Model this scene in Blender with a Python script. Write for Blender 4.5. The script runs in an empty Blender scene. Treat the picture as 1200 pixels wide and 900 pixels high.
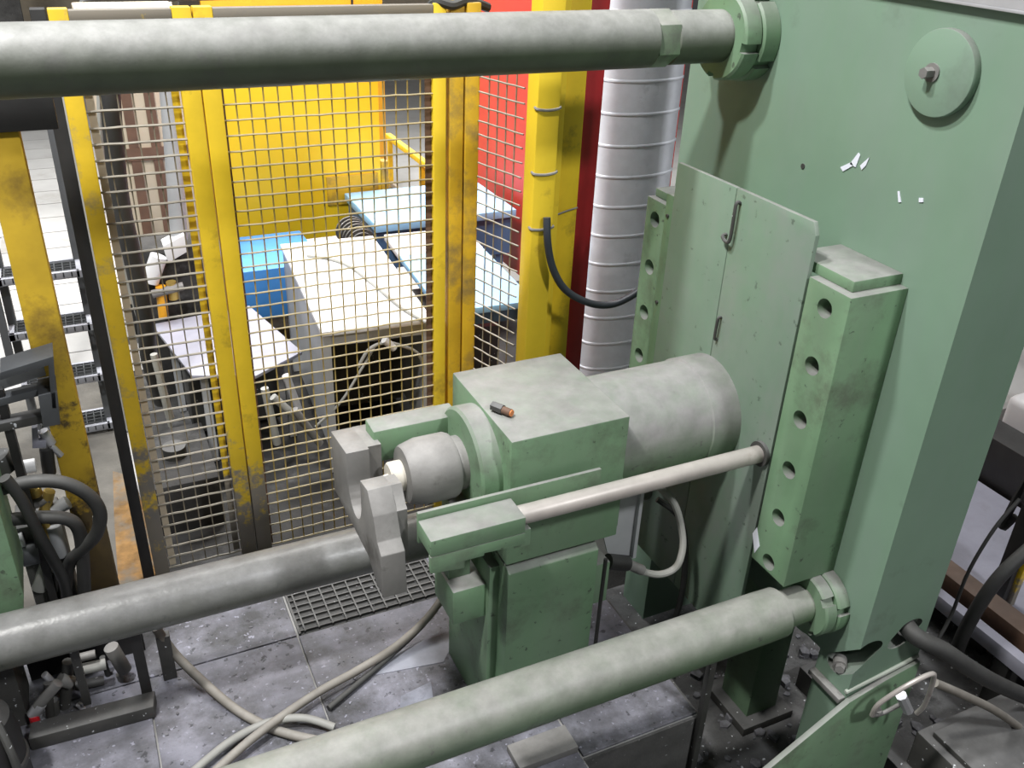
import bpy, bmesh, math, random
from mathutils import Vector, Matrix
random.seed(7)
SC = bpy.context.scene
COL = SC.collection

# ------------------------------------------------------------------ camera
cam_d = bpy.data.cameras.new('camera'); cam = bpy.data.objects.new('camera', cam_d); COL.objects.link(cam)
cam_d.sensor_fit = 'HORIZONTAL'; cam_d.sensor_width = 36.0; cam_d.lens = 36.0 * 1078.03 / 1200.0
cam_d.clip_start = 0.05; cam_d.clip_end = 200
_r = Vector((0.90391714, -0.42600543, 0.03812052)); _d = Vector((-0.17608306, -0.45187691, -0.87452959)); _w = Vector((0.38978014, 0.78378991, -0.48347163))
m = Matrix.Identity(4)
for i in range(3):
    m[i][0] = _r[i]; m[i][1] = -_d[i]; m[i][2] = -_w[i]
m[2][3] = 3.05
cam.matrix_world = m
SC.camera = cam
cam_d.dof.use_dof = False

# ------------------------------------------------------------------ light
world = bpy.data.worlds.new('hall_ambient'); SC.world = world; world.use_nodes = True
bg = world.node_tree.nodes['Background']; bg.inputs[0].default_value = (0.93, 0.97, 1.0, 1); bg.inputs[1].default_value = 0.05
def lamp(name, loc, target, sx, sy, power, col=(1, 1, 1), spread=180):
    d = bpy.data.lights.new(name, 'AREA'); d.shape = 'RECTANGLE'; d.size = sx; d.size_y = sy; d.energy = power; d.color = col; d.spread = math.radians(spread)
    o = bpy.data.objects.new(name, d); COL.objects.link(o); o.location = loc
    o.rotation_euler = (Vector(target) - Vector(loc)).to_track_quat('-Z', 'Y').to_euler()
    return o
lamp('high_bay_or_fill_lamp', (-1.9, 1.25, 7.6), (1.3, 2.4, 1.0), 0.42, 0.42, 430, (1.0, 0.985, 0.96))
lamp('high_bay_or_fill_lamp', (-1.3, 2.95, 7.8), (1.0, 2.9, 1.0), 0.42, 0.42, 375, (0.97, 0.98, 1.0))
lamp('high_bay_or_fill_lamp', (3.4, -4.0, 8.2), (2.4, 1.8, 1.0), 0.7, 0.7, 420, (0.97, 0.98, 1.0))
lamp('high_bay_or_fill_lamp', (-6.5, 2.2, 7.6), (2.4, 2.6, 1.5), 0.9, 0.9, 50, (0.98, 0.99, 1.0))  # unseen fill lamp added on the left to lift the frame's front face
lamp('roof_light', (2.2, 8.4, 9.0), (2.0, 7.6, 0.0), 5.0, 3.0, 480, (1.0, 0.99, 0.97), 75)
lamp('roof_light', (-2.0, 9.5, 9.0), (-1.5, 9.0, 0.0), 3.0, 4.0, 150, (0.97, 0.99, 1.0), 85)
SC.view_settings.view_transform = 'Standard'; SC.view_settings.look = 'None'; SC.view_settings.gamma = 1.0
SC.view_settings.exposure = 0.0; SC.view_settings.use_curve_mapping = False

# ------------------------------------------------------------------ materials
MATS = {}
def mat(name, base, rough=0.6, metal=0.0, var=0.18, scale=6.0, dust=0.0, dustcol=(0.33, 0.32, 0.31), dlo=0.15, dhi=0.95,
        grime=0.0, grimecol=(0.05, 0.045, 0.035), gscale=3.0, bump=0.0, bscale=60.0, speck=0.0, speckcol=(0.7, 0.72, 0.75), emit=0.0, spots=0.0, spotcol=(0.05, 0.06, 0.045), smear=0.0, smearcol=(0.25, 0.26, 0.24), wear=None, streak=0.0):
    m = bpy.data.materials.new(name); m.use_nodes = True; nt = m.node_tree; N = nt.nodes; L = nt.links
    b = N['Principled BSDF']; b.inputs['Roughness'].default_value = rough; b.inputs['Metallic'].default_value = metal
    tc = N.new('ShaderNodeTexCoord'); oi = N.new('ShaderNodeObjectInfo')
    ad = N.new('ShaderNodeVectorMath'); ad.operation = 'ADD'; L.new(tc.outputs['Object'], ad.inputs[0])
    mu = N.new('ShaderNodeMath'); mu.operation = 'MULTIPLY'; mu.inputs[1].default_value = 37.0; L.new(oi.outputs['Random'], mu.inputs[0])
    L.new(mu.outputs[0], ad.inputs[1])
    def noise(sc, det=4.0, ro=0.6):
        n = N.new('ShaderNodeTexNoise'); n.inputs['Scale'].default_value = sc; n.inputs['Detail'].default_value = det; n.inputs['Roughness'].default_value = ro
        L.new(ad.outputs[0], n.inputs['Vector']); return n.outputs['Fac']
    def ramp(src, lo, hi, a=0.0, c=1.0):
        r = N.new('ShaderNodeMapRange'); r.inputs['From Min'].default_value = lo; r.inputs['From Max'].default_value = hi
        r.inputs['To Min'].default_value = a; r.inputs['To Max'].default_value = c; L.new(src, r.inputs['Value']); return r.outputs[0]
    def mix(fac, A, B):
        x = N.new('ShaderNodeMix'); x.data_type = 'RGBA'
        L.new(fac, x.inputs['Factor'])
        for s, v in ((x.inputs[6], A), (x.inputs[7], B)):
            if isinstance(v, tuple): s.default_value = (*v, 1)
            else: L.new(v, s)
        return x.outputs[2]
    lo = tuple(c * (1 - var) for c in base); hi = tuple(min(1, c * (1 + var)) for c in base)
    col = mix(ramp(noise(scale), 0.3, 0.7), lo, hi)
    if grime > 0:
        g = ramp(noise(gscale, 6.0, 0.7), 0.62 - grime * 0.35, 0.78 - grime * 0.25); col = mix(g, col, grimecol)
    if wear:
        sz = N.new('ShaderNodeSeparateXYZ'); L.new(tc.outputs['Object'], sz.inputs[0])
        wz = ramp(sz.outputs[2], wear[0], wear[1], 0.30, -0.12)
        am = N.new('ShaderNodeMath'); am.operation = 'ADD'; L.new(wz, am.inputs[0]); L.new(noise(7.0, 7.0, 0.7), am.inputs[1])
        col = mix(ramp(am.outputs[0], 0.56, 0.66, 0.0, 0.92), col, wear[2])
    if smear > 0:
        mp = N.new('ShaderNodeVectorMath'); mp.operation = 'MULTIPLY'; mp.inputs[1].default_value = (3.2, 3.2, 0.8); L.new(ad.outputs[0], mp.inputs[0])
        n = N.new('ShaderNodeTexNoise'); n.inputs['Scale'].default_value = 1.6; n.inputs['Detail'].default_value = 7.0; n.inputs['Roughness'].default_value = 0.65; L.new(mp.outputs[0], n.inputs['Vector'])
        col = mix(ramp(n.outputs['Fac'], 0.40, 0.68, 0.0, smear), col, smearcol)
    if spots > 0:
        s1 = ramp(noise(26.0, 3.0, 0.6), 0.66 - spots * 0.08, 0.72 - spots * 0.08, 0.0, 0.75); col = mix(s1, col, spotcol)
    if dust > 0:
        ge = N.new('ShaderNodeNewGeometry'); sp = N.new('ShaderNodeSeparateXYZ'); L.new(ge.outputs['Normal'], sp.inputs[0])
        d = ramp(sp.outputs[2], dlo, dhi, 0.0, dust)
        mm = N.new('ShaderNodeMath'); mm.operation = 'MULTIPLY'; L.new(d, mm.inputs[0]); L.new(ramp(noise(9.0, 6.0, 0.7), 0.25, 0.6, 0.65, 1.0), mm.inputs[1])
        dc = mix(ramp(noise(14.0), 0.3, 0.7), tuple(c * 0.82 for c in dustcol), tuple(min(1, c * 1.14) for c in dustcol))
        col = mix(mm.outputs[0], col, dc)
    if speck > 0:
        s = ramp(noise(45.0, 2.0, 0.5), 0.72 - speck * 0.1, 0.76 - speck * 0.1); col = mix(s, col, speckcol)
    L.new(col, b.inputs['Base Color'])
    if bump > 0:
        bp = N.new('ShaderNodeBump'); bp.inputs['Strength'].default_value = bump; bp.inputs['Distance'].default_value = 0.01
        L.new(noise(bscale), bp.inputs['Height']); L.new(bp.outputs[0], b.inputs['Normal'])
    if emit > 0:
        b.inputs['Emission Color'].default_value = (*base, 1); b.inputs['Emission Strength'].default_value = emit
    MATS[name] = m; return m

mat('green_paint', (0.158, 0.270, 0.155), 0.55, var=0.14, scale=2.5, dust=0.97, dustcol=(0.255, 0.25, 0.242), grime=0.27, grimecol=(0.10, 0.135, 0.085), gscale=3.6, bump=0.06, bscale=14, spots=0.03, smear=0.35, smearcol=(0.20, 0.25, 0.19))
mat('green_frame', (0.185, 0.287, 0.203), 0.6, var=0.08, scale=1.6, dust=0.95, dustcol=(0.245, 0.24, 0.232), grime=0.06, grimecol=(0.12, 0.17, 0.12), gscale=1.8, bump=0.05, bscale=10, spotcol=(0.09, 0.13, 0.09), smear=0.4, smearcol=(0.215, 0.275, 0.235))
mat('green_sheet', (0.178, 0.268, 0.190), 0.6, var=0.10, scale=2.2, dust=0.9, dustcol=(0.245, 0.24, 0.232), grime=0.40, grimecol=(0.225, 0.255, 0.23), gscale=0.9, bump=0.05, bscale=12, spots=0.04, spotcol=(0.08, 0.11, 0.08), smear=0.3)
mat('rod_paint', (0.105, 0.165, 0.090), 0.45, var=0.2, scale=5, dust=1.0, dustcol=(0.285, 0.285, 0.262), dlo=-0.12, dhi=0.72, grime=0.10, grimecol=(0.06, 0.065, 0.05), gscale=6, bump=0.10, bscale=30, spots=0.05)
mat('rod_shaded', (0.055, 0.072, 0.042), 0.5, var=0.25, scale=5, dust=1.0, dustcol=(0.29, 0.29, 0.275), dlo=-0.25, dhi=0.60, grime=0.10, grimecol=(0.05, 0.05, 0.045), gscale=6, bump=0.10, bscale=30, spots=0.05)  # top rod's green darkened in colour so its underside reads as shade
mat('rod_steel', (0.10, 0.105, 0.085), 0.34, var=0.2, scale=6, dust=1.0, dustcol=(0.29, 0.29, 0.29), dlo=-0.2, dhi=0.7, grime=0.08, gscale=8, bump=0.16, bscale=40, spots=0.15)
mat('cylinder_paint', (0.150, 0.245, 0.135), 0.6, var=0.2, scale=5, dust=1.0, dustcol=(0.255, 0.25, 0.245), dlo=-0.45, dhi=0.30, grime=0.25, grimecol=(0.10, 0.13, 0.08), gscale=5, bump=0.1, bscale=20, spots=0.2)
mat('dusty_steel', (0.20, 0.195, 0.185), 0.6, 0.1, var=0.14, scale=7, dust=0.9, dustcol=(0.30, 0.29, 0.28), grime=0.05, bump=0.1)
mat('bar_steel', (0.44, 0.40, 0.37), 0.42, 0.2, var=0.14, scale=8, dust=0.5, dustcol=(0.46, 0.44, 0.41), grime=0.1, grimecol=(0.2, 0.13, 0.1), gscale=7)
mat('pale_tip', (0.62, 0.58, 0.50), 0.6, var=0.08)
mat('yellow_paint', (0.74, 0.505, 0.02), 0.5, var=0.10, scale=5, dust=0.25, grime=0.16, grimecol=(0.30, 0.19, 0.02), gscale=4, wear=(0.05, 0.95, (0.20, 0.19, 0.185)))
mat('yellow_bright', (0.80, 0.565, 0.03), 0.5, var=0.07, scale=4, dust=0.2, grime=0.06, grimecol=(0.4, 0.25, 0.03), gscale=3)
mat('yellow_worn', (0.60, 0.37, 0.015), 0.6, var=0.15, scale=5, dust=0.3, grime=0.46, grimecol=(0.13, 0.10, 0.06), gscale=3.2)
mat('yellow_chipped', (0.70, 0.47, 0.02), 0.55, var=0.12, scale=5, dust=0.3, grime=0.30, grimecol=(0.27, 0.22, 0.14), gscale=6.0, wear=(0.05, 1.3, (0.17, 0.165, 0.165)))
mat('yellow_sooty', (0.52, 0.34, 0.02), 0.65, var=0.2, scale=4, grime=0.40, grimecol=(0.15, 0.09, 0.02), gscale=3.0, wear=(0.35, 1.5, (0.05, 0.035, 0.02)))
mat('yellow_panel', (0.90, 0.60, 0.012), 0.55, var=0.05, scale=2)
mat('orange_panel', (0.85, 0.40, 0.02), 0.5, var=0.05)
mat('red_panel', (0.72, 0.075, 0.055), 0.5, var=0.06, scale=2)
mat('red_column', (0.36, 0.015, 0.02), 0.5, var=0.1)
mat('wire', (0.26, 0.225, 0.16), 0.55, 0.2, var=0.25, scale=14, dust=0.9, dustcol=(0.38, 0.355, 0.31), dlo=-0.2, dhi=0.8)
mat('wire_yellow', (0.42, 0.30, 0.06), 0.55, 0.15, var=0.25, scale=14, dust=0.9, dustcol=(0.42, 0.39, 0.32), dlo=-0.2, dhi=0.8)
mat('galvanised', (0.78, 0.80, 0.86), 0.45, 0.1, var=0.08, scale=9, grime=0.05, grimecol=(0.42, 0.43, 0.47))
mat('black_steel', (0.022, 0.021, 0.02), 0.55, var=0.3, dust=0.35, dustcol=(0.12, 0.12, 0.12))
mat('dark_steel', (0.055, 0.054, 0.05), 0.6, var=0.3, dust=0.7, dustcol=(0.17, 0.17, 0.17), speck=0.1)
mat('rubber', (0.03, 0.03, 0.029), 0.6, var=0.25, dust=0.7, dustcol=(0.12, 0.12, 0.115), dlo=0.0)
mat('hose_dusty', (0.19, 0.17, 0.14), 0.7, var=0.2, scale=12, dust=0.8, dustcol=(0.38, 0.36, 0.33), dlo=-0.1, grime=0.15)
mat('hose_pale', (0.36, 0.36, 0.33), 0.6, var=0.12, dust=0.4)
mat('hose_blue_black', (0.035, 0.04, 0.05), 0.45, var=0.2, dust=0.4, dustcol=(0.12, 0.12, 0.13))
mat('white_paint', (0.74, 0.735, 0.74), 0.5, var=0.04, grime=0.05, grimecol=(0.5, 0.49, 0.48))
mat('grey_paint', (0.40, 0.41, 0.42), 0.55, var=0.08)
mat('lavender_sheet', (0.31, 0.31, 0.37), 0.5, var=0.10, grime=0.2, grimecol=(0.25, 0.25, 0.29))
mat('wet_sheet', (0.27, 0.28, 0.33), 0.4, var=0.2, scale=8, grime=0.35, grimecol=(0.12, 0.12, 0.13), gscale=5)
mat('near_black', (0.035, 0.034, 0.033), 0.85, var=0.4, scale=6, grime=0.2, grimecol=(0.10, 0.10, 0.10), gscale=4, bump=0.3)  # near-black tone, also darkens the floor behind the fence in place of shade
mat('rust_beam', (0.10, 0.055, 0.035), 0.7, var=0.3, dust=0.4, dustcol=(0.2, 0.17, 0.15))
mat('blue_paint', (0.06, 0.25, 0.62), 0.5, var=0.06)
mat('light_blue', (0.30, 0.56, 0.82), 0.5, var=0.06)
mat('dark_blue', (0.07, 0.14, 0.26), 0.55, var=0.1)
mat('beige_panel', (0.56, 0.48, 0.36), 0.7, var=0.08)
mat('brown_slat', (0.15, 0.085, 0.055), 0.7, var=0.25)
mat('ladder_steel', (0.30, 0.31, 0.34), 0.5, 0.3, var=0.12, dust=0.6, dustcol=(0.55, 0.56, 0.62))
mat('ladder_dark', (0.09, 0.095, 0.10), 0.5, 0.2, var=0.12)
mat('aluminium', (0.58, 0.58, 0.60), 0.4, 0.5, var=0.1)
mat('brass', (0.5, 0.36, 0.1), 0.45, 0.5, var=0.15)
mat('copper_end', (0.72, 0.25, 0.08), 0.5, 0.2, var=0.2)
mat('red_cap', (0.6, 0.02, 0.03), 0.5)
mat('paper', (0.75, 0.77, 0.85), 0.8, var=0.03)
mat('weld', (0.42, 0.46, 0.40), 0.6, var=0.15)
mat('concrete', (0.35, 0.345, 0.335), 0.85, var=0.10, scale=2.0, grime=0.15, grimecol=(0.25, 0.24, 0.22), gscale=1.3, bump=0.05)
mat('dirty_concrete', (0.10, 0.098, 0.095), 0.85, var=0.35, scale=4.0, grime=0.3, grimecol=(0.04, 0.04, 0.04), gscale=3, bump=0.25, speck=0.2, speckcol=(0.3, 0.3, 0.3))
mat('grey_ground', (0.115, 0.108, 0.095), 0.85, var=0.3, scale=4.0, grime=0.3, grimecol=(0.10, 0.095, 0.085), gscale=3, bump=0.25)
mat('rust_floor', (0.22, 0.12, 0.038), 0.85, var=0.5, scale=12.0, grime=0.50, grimecol=(0.15, 0.135, 0.11), gscale=5.0, bump=0.3)
mat('floor_steel', (0.225, 0.225, 0.265), 0.5, 0.05, var=0.4, scale=4.0, grime=0.60, grimecol=(0.085, 0.085, 0.09), gscale=3.0, bump=0.3, bscale=70, speck=0.55, speckcol=(0.33, 0.33, 0.40), spots=0.5, spotcol=(0.04, 0.04, 0.045))
mat('debris', (0.17, 0.17, 0.185), 0.6, 0.1, var=0.5, scale=30)
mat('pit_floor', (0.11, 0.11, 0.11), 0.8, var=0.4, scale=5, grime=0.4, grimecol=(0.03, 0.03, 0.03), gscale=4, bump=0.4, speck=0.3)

# ------------------------------------------------------------------ mesh helpers
class MB:
    def __init__(s): s.bm = bmesh.new()
    def _new(s, fn):
        before = set(s.bm.verts); fn(); return [v for v in s.bm.verts if v not in before]
    def box(s, x0, x1, y0, y1, z0, z1, bev=0.0, seg=2):
        t = bmesh.new(); bmesh.ops.create_cube(t, size=1.0)
        for v in t.verts: v.co = Vector(((x0 + x1) / 2 + v.co.x * (x1 - x0), (y0 + y1) / 2 + v.co.y * (y1 - y0), (z0 + z1) / 2 + v.co.z * (z1 - z0)))
        if bev > 0: bmesh.ops.bevel(t, geom=list(t.edges), offset=bev, segments=seg, affect='EDGES', profile=0.5)
        s._merge(t); return s
    def _merge(s, t, M=None):
        me = bpy.data.meshes.new('tmp'); t.to_mesh(me); t.free()
        if M is not None: me.transform(M)
        s.bm.from_mesh(me); bpy.data.meshes.remove(me)
    def cyl(s, p, q, r, r2=None, n=32, bev=0.0):
        p = Vector(p); q = Vector(q); d = q - p; t = bmesh.new()
        bmesh.ops.create_cone(t, cap_ends=True, segments=n, radius1=r, radius2=r if r2 is None else r2, depth=d.length)
        if bev > 0: bmesh.ops.bevel(t, geom=[e for e in t.edges if any(len(f.verts) > 4 for f in e.link_faces)], offset=bev, segments=2, affect='EDGES', profile=0.5)
        M = Matrix.Translation((p + q) / 2) @ d.to_track_quat('Z', 'Y').to_matrix().to_4x4()
        s._merge(t, M); return s
    def prism(s, axis, poly, a, b, bev=0.0):
        i = 'xyz'.index(axis); t = bmesh.new()
        def P(u, v, w):
            c = [u, v]; c.insert(i, w); return Vector(c)
        A = [t.verts.new(P(u, v, a)) for u, v in poly]; B = [t.verts.new(P(u, v, b)) for u, v in poly]
        n = len(poly); t.faces.new(A); t.faces.new(list(reversed(B)))
        for k in range(n): t.faces.new((A[k], B[k], B[(k + 1) % n], A[(k + 1) % n]))
        bmesh.ops.recalc_face_normals(t, faces=t.faces)
        if bev > 0: bmesh.ops.bevel(t, geom=list(t.edges), offset=bev, segments=2, affect='EDGES', profile=0.5)
        s._merge(t); return s
    def tube(s, pts, r, n=10, smooth=6, caps=True):
        P = [Vector(p) for p in pts]
        if smooth and len(P) > 2:
            Q = []
            for i in range(len(P) - 1):
                a = P[max(i - 1, 0)]; b = P[i]; c = P[i + 1]; d = P[min(i + 2, len(P) - 1)]
                for k in range(smooth):
                    u = k / smooth
                    Q.append(0.5 * ((2 * b) + (c - a) * u + (2 * a - 5 * b + 4 * c - d) * u * u + (3 * b - a - 3 * c + d) * u ** 3))
            Q.append(P[-1]); P = Q
        bm = s.bm; rings = []; up = None
        for i, p in enumerate(P):
            t = (P[min(i + 1, len(P) - 1)] - P[max(i - 1, 0)]).normalized()
            if up is None:
                up = t.orthogonal().normalized()
            up = (up - t * up.dot(t)).normalized(); sd = t.cross(up)
            rings.append([bm.verts.new(p + r * (math.cos(2 * math.pi * k / n) * up + math.sin(2 * math.pi * k / n) * sd)) for k in range(n)])
        for a, b in zip(rings, rings[1:]):
            for k in range(n): bm.faces.new((a[k], a[(k + 1) % n], b[(k + 1) % n], b[k]))
        if caps: bm.faces.new(list(reversed(rings[0]))); bm.faces.new(rings[-1])
        return s
    def lathe(s, p, axis, prof, n=48, arc=None):
        # prof: list of (distance along axis, radius)
        p = Vector(p); ax = Vector(axis).normalized(); u = ax.orthogonal().normalized(); v = ax.cross(u); bm = s.bm; R = []
        for d, r in prof: R.append([bm.verts.new(p + ax * d + r * (math.cos(2 * math.pi * k / n) * u + math.sin(2 * math.pi * k / n) * v)) for k in range(n)])
        for a, b in zip(R, R[1:]):
            for k in range(n): bm.faces.new((a[k], a[(k + 1) % n], b[(k + 1) % n], b[k]))
        bm.faces.new(list(reversed(R[0]))); bm.faces.new(R[-1]); bmesh.ops.recalc_face_normals(bm, faces=bm.faces)
        return s
    def xf(s, M): s.bm.transform(M); return s
    def rz(s, deg, c): return s.xf(Matrix.Translation(Vector(c)) @ Matrix.Rotation(math.radians(deg), 4, 'Z') @ Matrix.Translation(-Vector(c)))
    def build(s, name, m, parent=None, ang=35, **kw):
        bm = s.bm
        lo = Vector([min(v.co[i] for v in bm.verts) for i in range(3)]); hi = Vector([max(v.co[i] for v in bm.verts) for i in range(3)])
        c = (lo + hi) / 2; c.z = lo.z
        for v in bm.verts: v.co -= c
        me = bpy.data.meshes.new(name); bm.to_mesh(me); bm.free()
        for p in me.polygons: p.use_smooth = True
        me.set_sharp_from_angle(angle=math.radians(ang))
        me.materials.append(MATS[m])
        o = bpy.data.objects.new(name, me); COL.objects.link(o); o.location = c
        if parent is not None: attach(o, parent)
        for k, v in kw.items(): o[k] = v
        return o
def wloc(o):
    return o.location + (wloc(o.parent) if o.parent else Vector((0, 0, 0)))
def attach(o, parent):
    w = Vector(o.location); o.parent = parent; o.location = w - wloc(parent)
def thing(name, loc, label, category, group=None):
    e = bpy.data.objects.new(name, None); e.empty_display_size = 0.1; COL.objects.link(e); e.location = loc
    return tag(e, label, category, group)
def tag(o, label, category, group=None):
    o['label'] = label; o['category'] = category
    if group: o['group'] = group
    return o
def structure(o, label=None, category=None):
    o['kind'] = 'structure'
    if label: o['label'] = label; o['category'] = category
    return o
def cut(o, mb):
    """subtract the shapes collected in mb (world coordinates) from object o; returns with the cutter gone"""
    me = bpy.data.meshes.new('cutter'); mb.bm.to_mesh(me); mb.bm.free()
    c = bpy.data.objects.new('cutter', me); COL.objects.link(c)
    md = o.modifiers.new('cut', 'BOOLEAN'); md.operation = 'DIFFERENCE'; md.solver = 'EXACT'; md.object = c
    bpy.context.view_layer.update()
    dg = bpy.context.evaluated_depsgraph_get(); new = bpy.data.meshes.new_from_object(o.evaluated_get(dg))
    o.modifiers.clear(); old = o.data; o.data = new; new.name = old.name
    bpy.data.meshes.remove(old); bpy.data.objects.remove(c); bpy.data.meshes.remove(me)
    new.set_sharp_from_angle(angle=math.radians(35))
    return o
def share(o, name, dloc, parent=None):
    c = o.copy(); c.name = name; COL.objects.link(c)
    c.location = Vector(o.location) + Vector(dloc)
    if parent is not None: c.parent = parent
    return c

# ================================================================== the setting
mb = MB()
mb.box(-9, 1.42, -1.5, 20, -0.30, -0.012)
mb.box(1.42, 1.97, 2.075, 20, -0.30, -0.012)
mb.box(1.97, 14, 3.42, 20, -0.30, -0.012)
floor = structure(mb.build('floor', 'concrete'), 'concrete hall floor around the press', 'floor')
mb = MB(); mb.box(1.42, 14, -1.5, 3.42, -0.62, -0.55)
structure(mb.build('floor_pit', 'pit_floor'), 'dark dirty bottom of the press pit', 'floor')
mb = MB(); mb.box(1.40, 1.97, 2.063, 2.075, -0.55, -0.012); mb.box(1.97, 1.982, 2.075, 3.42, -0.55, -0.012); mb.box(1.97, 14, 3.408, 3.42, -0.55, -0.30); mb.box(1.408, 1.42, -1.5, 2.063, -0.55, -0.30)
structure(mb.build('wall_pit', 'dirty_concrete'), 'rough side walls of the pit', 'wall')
mb = MB(); mb.box(-9, 14, 19.5, 19.7, 0, 7)
structure(mb.build('wall_back', 'beige_panel'), 'far back wall of the hall', 'wall')
# dirty ground and a rust-brown patch between the left post and the fence
mb = MB(); mb.box(-1.6, -0.02, 3.77, 6.0, -0.012, -0.008); mb.build('dirt_layer', 'grey_ground', floor)
mb = MB(); mb.prism('z', [(-0.16, 3.75), (0.02, 3.75), (0.03, 4.30), (0.0, 4.75), (-0.10, 4.85), (-0.13, 4.4)], -0.008, -0.003); mb.build('rust_patch', 'rust_floor', floor)
mb = MB(); mb.box(0.04, 4.2, 3.77, 6.6, -0.012, -0.007); mb.build('shade_layer', 'near_black', floor)  # dark sheet laid in for the unlit space under the tables
# pale paving slabs beyond the ladder
for i in range(2):
    for j in range(19):
        x0 = -1.62 + i * 0.92 - (0.2 if j % 2 else 0.0); y0 = 6.05 + j * 0.44
        MB().box(x0, x0 + 0.905, y0, y0 + 0.425, -0.012, 0.0).build('paving_slab', 'concrete', floor)
# steel floor plates with open seams
xs = [-1.35, -0.62, -0.1, 0.546, 1.415]
ys = [1.0, 1.62, 2.28, 3.165]
for i in range(len(xs) - 1):
    for j in range(len(ys) - 1):
        MB().box(xs[i] + 0.004, xs[i + 1] - 0.004, ys[j] + 0.004, ys[j + 1] - 0.004, -0.012, 0.0, 0.0015, 1).build('floor_plate', 'floor_steel', floor)
for i in range(3):
    MB().box(xs[i] + 0.004, xs[i + 1] - 0.004, 3.169, 3.765, -0.012, 0.0, 0.0015, 1).build('floor_plate', 'floor_steel', floor)
for x0, x1, y0, y1 in ((1.423, 1.966, 2.08, 2.40), (1.423, 1.966, 2.408, 3.165), (1.27, 1.966, 3.173, 3.765)):
    MB().box(x0, x1, y0, y1, -0.012, 0.0, 0.0015, 1).build('floor_plate', 'floor_steel', floor)
# floor grating
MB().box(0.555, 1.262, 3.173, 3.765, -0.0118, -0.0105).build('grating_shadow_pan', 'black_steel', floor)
mb = MB()
for k in range(11):
    x = 0.585 + k * 0.065; mb.box(x - 0.0035, x + 0.0035, 3.18, 3.76, -0.010, 0.004)
for k in range(14):
    y = 3.19 + k * 0.042; mb.box(0.56, 1.26, y - 0.003, y + 0.003, -0.010, 0.002)
mb.box(0.553, 0.563, 3.17, 3.765, -0.01, 0.005); mb.box(1.256, 1.266, 3.17, 3.765, -0.01, 0.005)
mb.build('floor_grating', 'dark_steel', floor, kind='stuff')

# ================================================================== the press
fr = thing('press_frame', (2.6, 2.5, -0.55), 'large green upright press frame filling the right of the photo', 'press frame')
mb = MB()
mb.prism('x', [(1.755, -0.55), (1.755, 3.3), (3.33, 3.3), (3.33, -0.55), (3.12, -0.55), (3.12, 0.32), (1.935, 0.32), (1.935, -0.55)], 2.43, 2.795)
body = mb.build('body', 'green_frame', fr)
def slot(pa, pb, r, axis, depth):
    ax = Vector(axis).normalized(); c = MB(); up = Vector((0, 0, 1)); sd = ax.cross(up).normalized(); vs = []
    for p in (Vector(pa), Vector(pb)):
        for k in range(20):
            w = p + r * (math.cos(k * math.pi / 10) * sd + math.sin(k * math.pi / 10) * up)
            vs += [c.bm.verts.new(w - ax * 0.15), c.bm.verts.new(w + ax * depth)]
    bmesh.ops.convex_hull(c.bm, input=vs); return c
cut(body, slot((2.43, 1.845, 0.315), (2.485, 1.755, 0.455), 0.040, (0.8, 0.6, 0.0), 0.13))
cut(body, slot((2.64, 1.755, 0.44), (2.69, 1.755, 0.50), 0.036, (0.8, 0.6, 0.0), 0.25))
mb = MB(); mb.tube([(2.42, 1.757, 0.247), (2.6, 1.752, 0.276), (2.79, 1.752, 0.305)], 0.009, 8); mb.build('weld_bead', 'weld', fr)
mb = MB(); mb.prism('y', [(2.425, 0.215), (2.60, 0.262), (2.785, 0.295), (2.785, -0.55), (1.65, -0.55), (2.055, -0.01)], 1.728, 1.752, 0.003)
mb.build('foot_gusset', 'green_paint', fr)
mb = MB(); mb.box(2.395, 2.43, 1.757, 1.935, 0.19, 0.215, 0.003); mb.build('foot_ledge', 'dusty_steel', fr)
mb = MB(); mb.cyl((2.43, 2.045, 2.578), (2.400, 2.045, 2.578), 0.128, n=56, bev=0.004); d = mb.build('cover_disc', 'green_frame', fr)
mb = MB(); mb.cyl((2.400, 2.065, 2.577), (2.360, 2.065, 2.577), 0.017, n=6); mb.cyl((2.400, 2.065, 2.577), (2.394, 2.065, 2.577), 0.028, n=24); mb.build('stud', 'dusty_steel', d)
mb = MB(); mb.box(2.405, 2.43, 1.76, 2.44, 2.772, 2.782, 0.002); mb.box(2.405, 2.411, 1.76, 2.38, 2.782, 2.83); mb.build('top_rail', 'aluminium', fr)
for q in ([(2.377, 2.201), (2.331, 2.231), (2.320, 2.222), (2.361, 2.190)], [(2.337, 2.223), (2.310, 2.269), (2.300, 2.262), (2.308, 2.219)], [(2.290, 2.230), (2.258, 2.267), (2.265, 2.237), (2.279, 2.218)], [(2.109, 2.194), (2.102, 2.196), (2.085, 2.164), (2.095, 2.161)], [(2.020, 2.198), (2.004, 2.202), (2.000, 2.190), (2.016, 2.185)]):
    MB().prism('x', q, 2.4265, 2.4295).build('paper_scrap', 'paper', fr)
MB().cyl((2.431, 2.56, 2.155), (2.427, 2.56, 2.155), 0.010, n=12).build('small_hole_disc', 'dark_steel', fr)  # dark disc standing in for the darkness of a small open hole
# bolt seen inside the oblong hole
mb = MB(); mb.cyl((2.45, 1.835, 0.31), (2.425, 1.815, 0.312), 0.02, n=6); mb.cyl((2.47, 1.86, 0.31), (2.44, 1.83, 0.31), 0.028, n=20); mb.build('bolt', 'dusty_steel', fr)

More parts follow.
